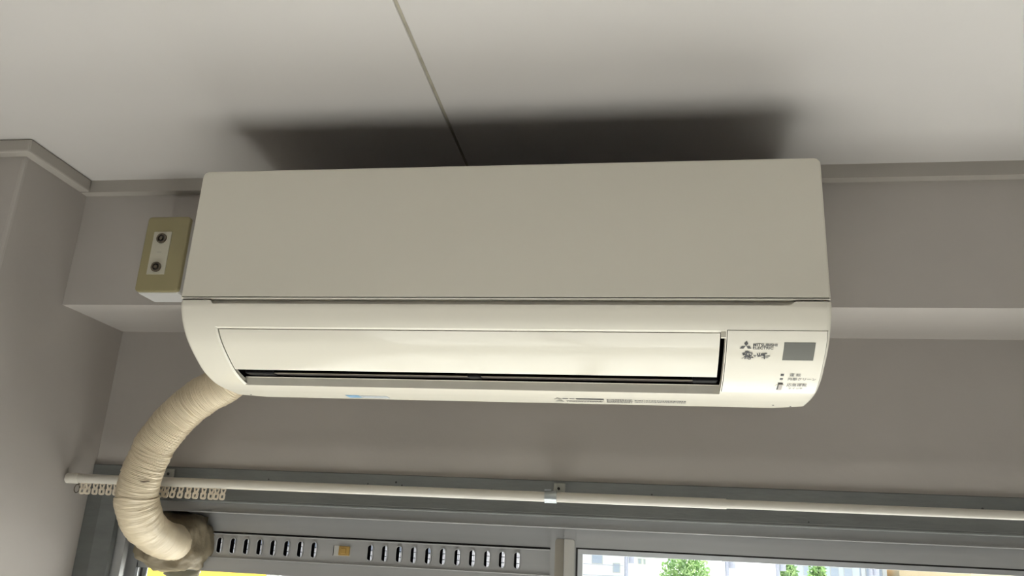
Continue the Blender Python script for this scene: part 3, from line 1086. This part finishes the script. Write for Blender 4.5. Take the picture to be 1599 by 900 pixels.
op = mesh_obj('outer_putty', ov, of, 'putty', pu, True)
op['label'] = 'putty squeezed out behind the glass'

# ------------------------------------------------------------------ curtain rail
RYc, RZc = 1.252, 0.0866
rail = empty('curtain_rail', (0.0, RYc, RZc), 'cream round curtain rail running across in front of the window casing', 'curtain rail')


def rail_tube(name, x0, x1, r, gap=0.0016):
    """round rail with a running slot underneath"""
    n = 26
    a0 = math.asin(min(1, gap / r))
    vs, fs = [], []
    for X in (x0, x1):
        for k in range(n + 1):
            an = -math.pi / 2 + a0 + (2 * math.pi - 2 * a0) * k / n
            vs.append((X, RYc + r * math.cos(an), RZc + r * math.sin(an)))
        for k in range(n + 1):
            an = -math.pi / 2 + a0 + (2 * math.pi - 2 * a0) * k / n
            vs.append((X, RYc + (r - .0012) * math.cos(an), RZc + (r - .0012) * math.sin(an)))
    M = 2 * (n + 1)
    for k in range(n):
        fs += [(k, k + 1, M + k + 1, M + k), (n + 1 + k, M + n + 1 + k, M + n + 2 + k, n + 2 + k)]
        fs += [(k, n + 1 + k, n + 2 + k, k + 1), (M + k, M + k + 1, M + n + 2 + k, M + n + 1 + k)]
    fs += [(0, M, M + n + 1, n + 1), (n, 2 * n + 1, M + 2 * n + 1, M + n)]
    o = mesh_obj(name, vs, fs, 'rail_cream', rail, True)
    o.data.set_sharp_from_angle(angle=math.radians(40))
    return o


rail_tube('outer_tube', -0.9050, 0.1226, 0.0074)
rail_tube('inner_tube', 0.10, 1.20, 0.0064)
ecp = MB().tube([(-0.9255, RYc, RZc), (-0.9245, RYc, RZc), (-0.9040, RYc, RZc), (-0.9030, RYc, RZc)], [0.0072, 0.0082, 0.0086, 0.0080], 24)
ecp.build('end_cap', 'rail_cream', rail, smooth=True)


def bracket(x, clip):
    b = MB().bbox_bevel(x - .009, x + .009, CY - 0.004, CY - 0.0002, 0.0930, 0.1125, 0.0008, 1)
    b.box(x - .007, x + .007, RYc + 0.004, CY - 0.002, RZc + 0.0070, RZc + 0.0095)
    b = b.build('bracket', 'bracket_grey', rail)
    MB().tube([(x - .001, CY - 0.0052, 0.1040), (x - .001, CY - 0.0038, 0.1040)], 0.0022, 12).build('screw', 'gasket', b)
    if clip:
        c = MB()
        nn_ = 20
        vs, fs = [], []
        for X in (x - .0095 - 0.006, x + .0085 - 0.006):
            for rr in (0.0078, 0.0090):
                for k in range(nn_ + 1):
                    an = math.radians(-60 - 240 * k / nn_)
                    vs.append((X, RYc + rr * math.cos(an), RZc + rr * math.sin(an)))
        m_ = nn_ + 1
        for k in range(nn_):
            fs += [(k, k + 1, 2 * m_ + k + 1, 2 * m_ + k), (m_ + k, 3 * m_ + k, 3 * m_ + k + 1, m_ + k + 1),
                   (k, m_ + k, m_ + k + 1, k + 1), (2 * m_ + k, 2 * m_ + k + 1, 3 * m_ + k + 1, 3 * m_ + k)]
        fs += [(0, 2 * m_, 3 * m_, m_), (nn_, m_ + nn_, 3 * m_ + nn_, 2 * m_ + nn_)]
        c.add(vs, fs)
        c.box(x - .016, x - .006, RYc - 0.004, RYc + 0.010, RZc + 0.0085, RZc + 0.0108)
        c = c.build('rail_clip', 'zinc', rail, smooth=True)


bracket(-0.1243, True)
bracket(-0.7840, False)

# runners
rn = MB()
vs1, fs1 = holed_plate(rrect(-0.0043, 0.0043, -0.0238, -0.0140, (.0030, .0030, .0008, .0008), 4), [rrect(-0.0015, 0.0015, -0.0208, -0.0162, 0.0006, 2)], -0.0019, 0.0019)
rn.add(vs1, fs1)
vs1, fs1 = holed_plate([(-0.0030, -0.0145), (0.0030, -0.0145), (0.0042, -0.0066), (-0.0042, -0.0066)],
                       [[(0.0, -0.0128), (0.0022, -0.0076), (-0.0022, -0.0076)]], -0.0010, 0.0010)
rn.add(vs1, fs1)
rn.tube([(-0.0034, 0, -0.0042), (0.0034, 0, -0.0042)], 0.0022, 12)
rn.box(-0.0016, 0.0016, -0.0009, 0.0009, -0.0072, -0.0036)
LA = 'cream plastic curtain runner on the rail between the column and the taped pipe'
LB = 'cream plastic curtain runner on the rail between the taped pipe and the metal clip'
ra = [-0.8948, -0.8846, -0.8725, -0.8609, -0.8478, -0.8365]
rb = [-0.7567, -0.7463, -0.7339, -0.7215, -0.7086, -0.6953, -0.6825, -0.6701, -0.6604, -0.6496]
proto = None
rr_ = random.Random(11)
for grp, (lst, lab) in enumerate(((ra, LA), (rb, LB))):
    for x in lst:
        if proto is None:
            proto = rn.build('curtain_runner', 'runner_cream', None, origin=(0, 0, 0))
            o = proto
        else:
            o = proto.copy()
            COL.objects.link(o)
        o.location = (x, RYc, RZc - 0.0010)
        o.rotation_euler = (0, rr_.uniform(-.05, .05) + (0.06 if grp else -0.04), rr_.uniform(0.15, 0.60))
        tag(o, lab, 'curtain runner', 'runners by the column' if grp == 0 else 'runners past the pipe')
hk = MB()
hp = [(-0.9035 + .0046 * math.cos(math.radians(d)), RYc - 0.001, 0.0705 + .0066 * math.sin(math.radians(d))) for d in range(60, 391, 15)]
hk.tube(hp, 0.0008, 8)
hk.tube([hp[0], (-0.9030, RYc, 0.0800)], 0.0007, 8)
tag(hk.build('end_hook', 'jack_metal', None, smooth=True), 'small dark wire hook hanging at the column end of the curtain rail', 'hook')

# ------------------------------------------------------------------ outdoors
ZG = -8.0
gr = MB().box(-400, 400, YO + 0.05, 560, ZG - 0.2, ZG).build('ground', 'asphalt')
tag(gr, 'pale sunlit street ground outside the window', 'ground', kind='structure')
gb = MB().box(-160, 160, -120, YB - 1.0, ZG - 0.2, ZG).build('ground', 'asphalt')
tag(gb, 'pale street ground behind the room', 'ground', kind='structure')

ZB = -1.98
bal = MB().box(-4.5, 4.5, YO, 2.75, ZB - 0.15, ZB).build('added_balcony_floor', 'concrete')  # unseen slab, added to bounce sunlight up to soffit and ceiling
tag(bal, 'unseen concrete balcony floor added to bounce light up through the window', 'balcony', kind='structure')
rl_ = empty('balcony_railing', (0, 2.68, ZB), 'grey metal balcony railing with slim balusters outside the window', 'railing')
MB().bbox_bevel(-4.5, 4.5, 2.655, 2.705, -0.88, -0.84, 0.005, 1).build('handrail', 'aluminium', rl_)
MB().bbox_bevel(-4.5, 4.5, 2.665, 2.695, ZB + 0.08, ZB + 0.11, 0.004, 1).build('bottom_rail', 'aluminium', rl_)
for k in range(37):
    xk = -4.4 + k * 8.8 / 36
    MB().box(xk - .008, xk + .008, 2.672, 2.688, (ZB if k % 6 == 0 else ZB + 0.09), -0.86).build('baluster', 'aluminium', rl_)

ys_ = empty('yellow_sheet', (-1.35, 2.2, -1.98), 'bright yellow sheet hanging outside behind the ventilator sash', 'sheet')
MB().bbox_bevel(-1.75, -0.98, 2.20, 2.206, -1.4, -0.058, 0.002, 1).build('cloth', 'yellow_sheet', ys_)
MB().tube([(-1.8, 2.203, -0.055), (-0.95, 2.203, -0.055)], 0.006, 10).build('hanging_rod', 'aluminium', ys_)
MB().tube([(-1.78, 2.203, -0.06), (-1.78, 2.203, ZB)], 0.02, 10).build('post', 'aluminium', ys_)
MB().tube([(-0.965, 2.203, -0.06), (-0.965, 2.203, ZB)], 0.02, 10).build('post', 'aluminium', ys_)


def building(name, label, x0, x1, y, z1, depth, m, wins, roof=None):
    e = empty(name, ((x0 + x1) / 2, y, ZG), label, 'building')
    MB().box(x0, x1, y, y + depth, ZG, z1).build('wall', m, e)
    for (a, b, c, d) in wins:
        w = MB().box(a, b, y - 0.06, y + 0.05, c, d).build('window_frame', 'aluminium_light', e)
        MB().box(a + .06, b - .06, y - 0.08, y - 0.05, c + .06, d - .06).build('pane', 'house_glass', w)
    if roof == 'gable':
        xm = (x0 + x1) / 2
        MB().prism([(x0 - .4, z1), (x1 + .4, z1), (xm, z1 + (x1 - x0) * 0.22)], 'y', y - .4, y + depth + .4).build('roof', 'roof_grey', e)
    else:
        MB().box(x0 - .1, x1 + .1, y - .1, y + depth + .1, z1, z1 + .25).build('roof', m, e)
    return e


wins = [(-3.85, -2.95, -0.25, 0.55), (-2.15, -1.55, -0.85, -0.12), (-0.15, 0.12, -0.1, 0.3), (0.28, 0.45, -0.1, 0.3)]
for zz in (-6.8, -4.6, -2.6, 1.6, 3.4):
    for xx in (-12, -9.5, -7, -3.8, -2.0, 0.0):
        wins.append((xx, xx + 0.9, zz, zz + 1.1))
building('apartment_building', 'white rendered apartment block with small grey windows beside the tall tree', -14, 1.9, 70, 6.0, 10, 'render_white', wins)
building('house', 'low white house with a grey gable roof between two trees', 5.6, 10.6, 82, -0.35, 8, 'render_white',
         [(6.5, 7.6, -2.6, -1.4), (8.6, 9.7, -2.6, -1.4)], 'gable')
building('office_building', 'pale blue office block with rows of windows beyond the trees', 14.5, 20.0, 84, 5.0, 9, 'render_blue',
         [(15 + 1.2 * i, 15.8 + 1.2 * i, z, z + .9) for i in range(4) for z in (-4.4, -2.4, -0.4, 1.6)])
building('shop_building', 'white rendered building standing beyond the utility poles', 20.6, 24, 90, 5.5, 9, 'render_white',
         [(21 + 1.0 * i, 21.6 + 1.0 * i, z, z + 1.0) for i in range(3) for z in (-4.4, -2.2, -0.2, 2.0)])
building('warehouse', 'beige rendered block farther along the street', 24.6, 31, 88, 3.0, 9, 'render_beige',
         [(25.6 + 1.8 * i, 26.6 + 1.8 * i, -3.0, -1.8) for i in range(3)])
building('terrace_building', 'long white block closing the street behind the gabled house', 1.0, 14.2, 105, 4.5, 9, 'render_white',
         [(1.8 + 1.5 * i, 2.5 + 1.5 * i, z, z + .8) for i in range(8) for z in (-2.4, -0.3, 1.6)])


building('far_building', 'long white block far behind the pale blue office block', 8.0, 34.0, 130, 5.5, 10, 'render_white',
         [(8.8 + 1.9 * i, 9.7 + 1.9 * i, z, z + 1.0) for i in range(13) for z in (-2.6, -0.4, 1.8)])


building('corner_building', 'white rendered corner block with small windows beyond the ventilator sash', -46, -15, 74, 6.0, 10, 'render_white',
         [(-45 + 2.6 * i, -43.8 + 2.6 * i, z, z + 1.0) for i in range(11) for z in (-4.4, -2.2, -0.2, 2.0)])


def tree(label, x, y, top, rad, seed):
    e = empty('tree', (x, y, ZG), label, 'tree', 'trees in the street')
    MB().tube([(x, y, ZG), (x + .1, y, ZG + (top - ZG) * .4), (x, y, top - rad)], [.28, .22, .1], 10).build('trunk', 'bark', e, smooth=True)
    rt = random.Random(seed)
    vs, fs = [], []
    h = (top - ZG) * .36
    for _ in range(4200):
        while True:
            d = Vector((rt.uniform(-1, 1), rt.uniform(-1, 1), rt.uniform(-1, 1)))
            if 0.25 < d.length < 1:
                break
        d *= 0.8 + 0.25 * noise.noise(d * 2.5 + Vector((seed, 0, 0)))
        c = Vector((x + d.x * rad, y + d.y * rad, top - h + d.z * h))
        u = Vector((rt.gauss(0, 1), rt.gauss(0, 1), rt.gauss(0, 1))).normalized()
        w = u.cross(Vector((rt.gauss(0, 1), rt.gauss(0, 1), rt.gauss(0, 1)))).normalized()
        sz = rt.uniform(.10, .22)
        b = len(vs)
        vs += [c + u * sz, c + w * sz * .5, c - u * sz, c - w * sz * .5]
        fs.append((b, b + 1, b + 2, b + 3))
    cr = mesh_obj('crown', vs, fs, 'leaves', e)
    cr['kind'] = 'stuff'
    return e


tree('broad leafy street tree beside the white apartment block', 3.4, 66, 2.4, 2.2, 1)
tree('leafy tree between the gabled house and the pale blue office block', 11.0, 68, 1.6, 1.1, 2)
tree('smaller leafy tree in front of the pale blue office block', 13.6, 70, 1.6, 1.0, 3)


def pole(x, y, label):
    e = empty('utility_pole', (x, y, ZG), label, 'pole')
    MB().tube([(x, y, ZG), (x, y, 4.5)], [.17, .12], 12).build('shaft', 'pole_grey', e, smooth=True)
    for z in (3.9, 3.2):
        MB().box(x - .9, x + .9, y - .05, y + .05, z - .05, z + .05).build('crossarm', 'pole_grey', e)
    MB().tube([(x + .35, y, -0.05), (x + .35, y, 0.55)], .2, 14).build('transformer', 'pole_grey', e)
    return e


P1 = (-0.95, 62)
P2 = (6.0, 62)
P3 = (9.4, 62)
P4 = (16.0, 64)
for (x, y), lab in ((P1, 'grey concrete utility pole in front of the white apartment block'), (P2, 'grey concrete utility pole at the edge of the broad tree'),
                    (P3, 'grey concrete utility pole beside the gabled house'), (P4, 'grey concrete utility pole in front of the blue office block')):
    pole(x, y, lab)


def cable(a, b, sag, label):
    pts = [Vector(a).lerp(Vector(b), t / 16) - Vector((0, 0, sag * 4 * (t / 16) * (1 - t / 16))) for t in range(17)]
    o = MB().tube(pts, 0.022, 6).build('power_cable', 'pole_grey', None)
    tag(o, label, 'cable')


cable((-12, 62, 0.4), (P1[0] - 0.19, 62, -0.25), .2, 'thin upper power cable crossing the white apartment block')
cable((-12, 62, -0.5), (P1[0] - 0.19, 62, -0.95), .2, 'thin lower power cable crossing the white apartment block')
cable((P2[0] + 0.6, 62, -0.45), (P3[0] - 0.19, 62, -0.5), .1, 'thin power cable strung past the gabled house between two poles')
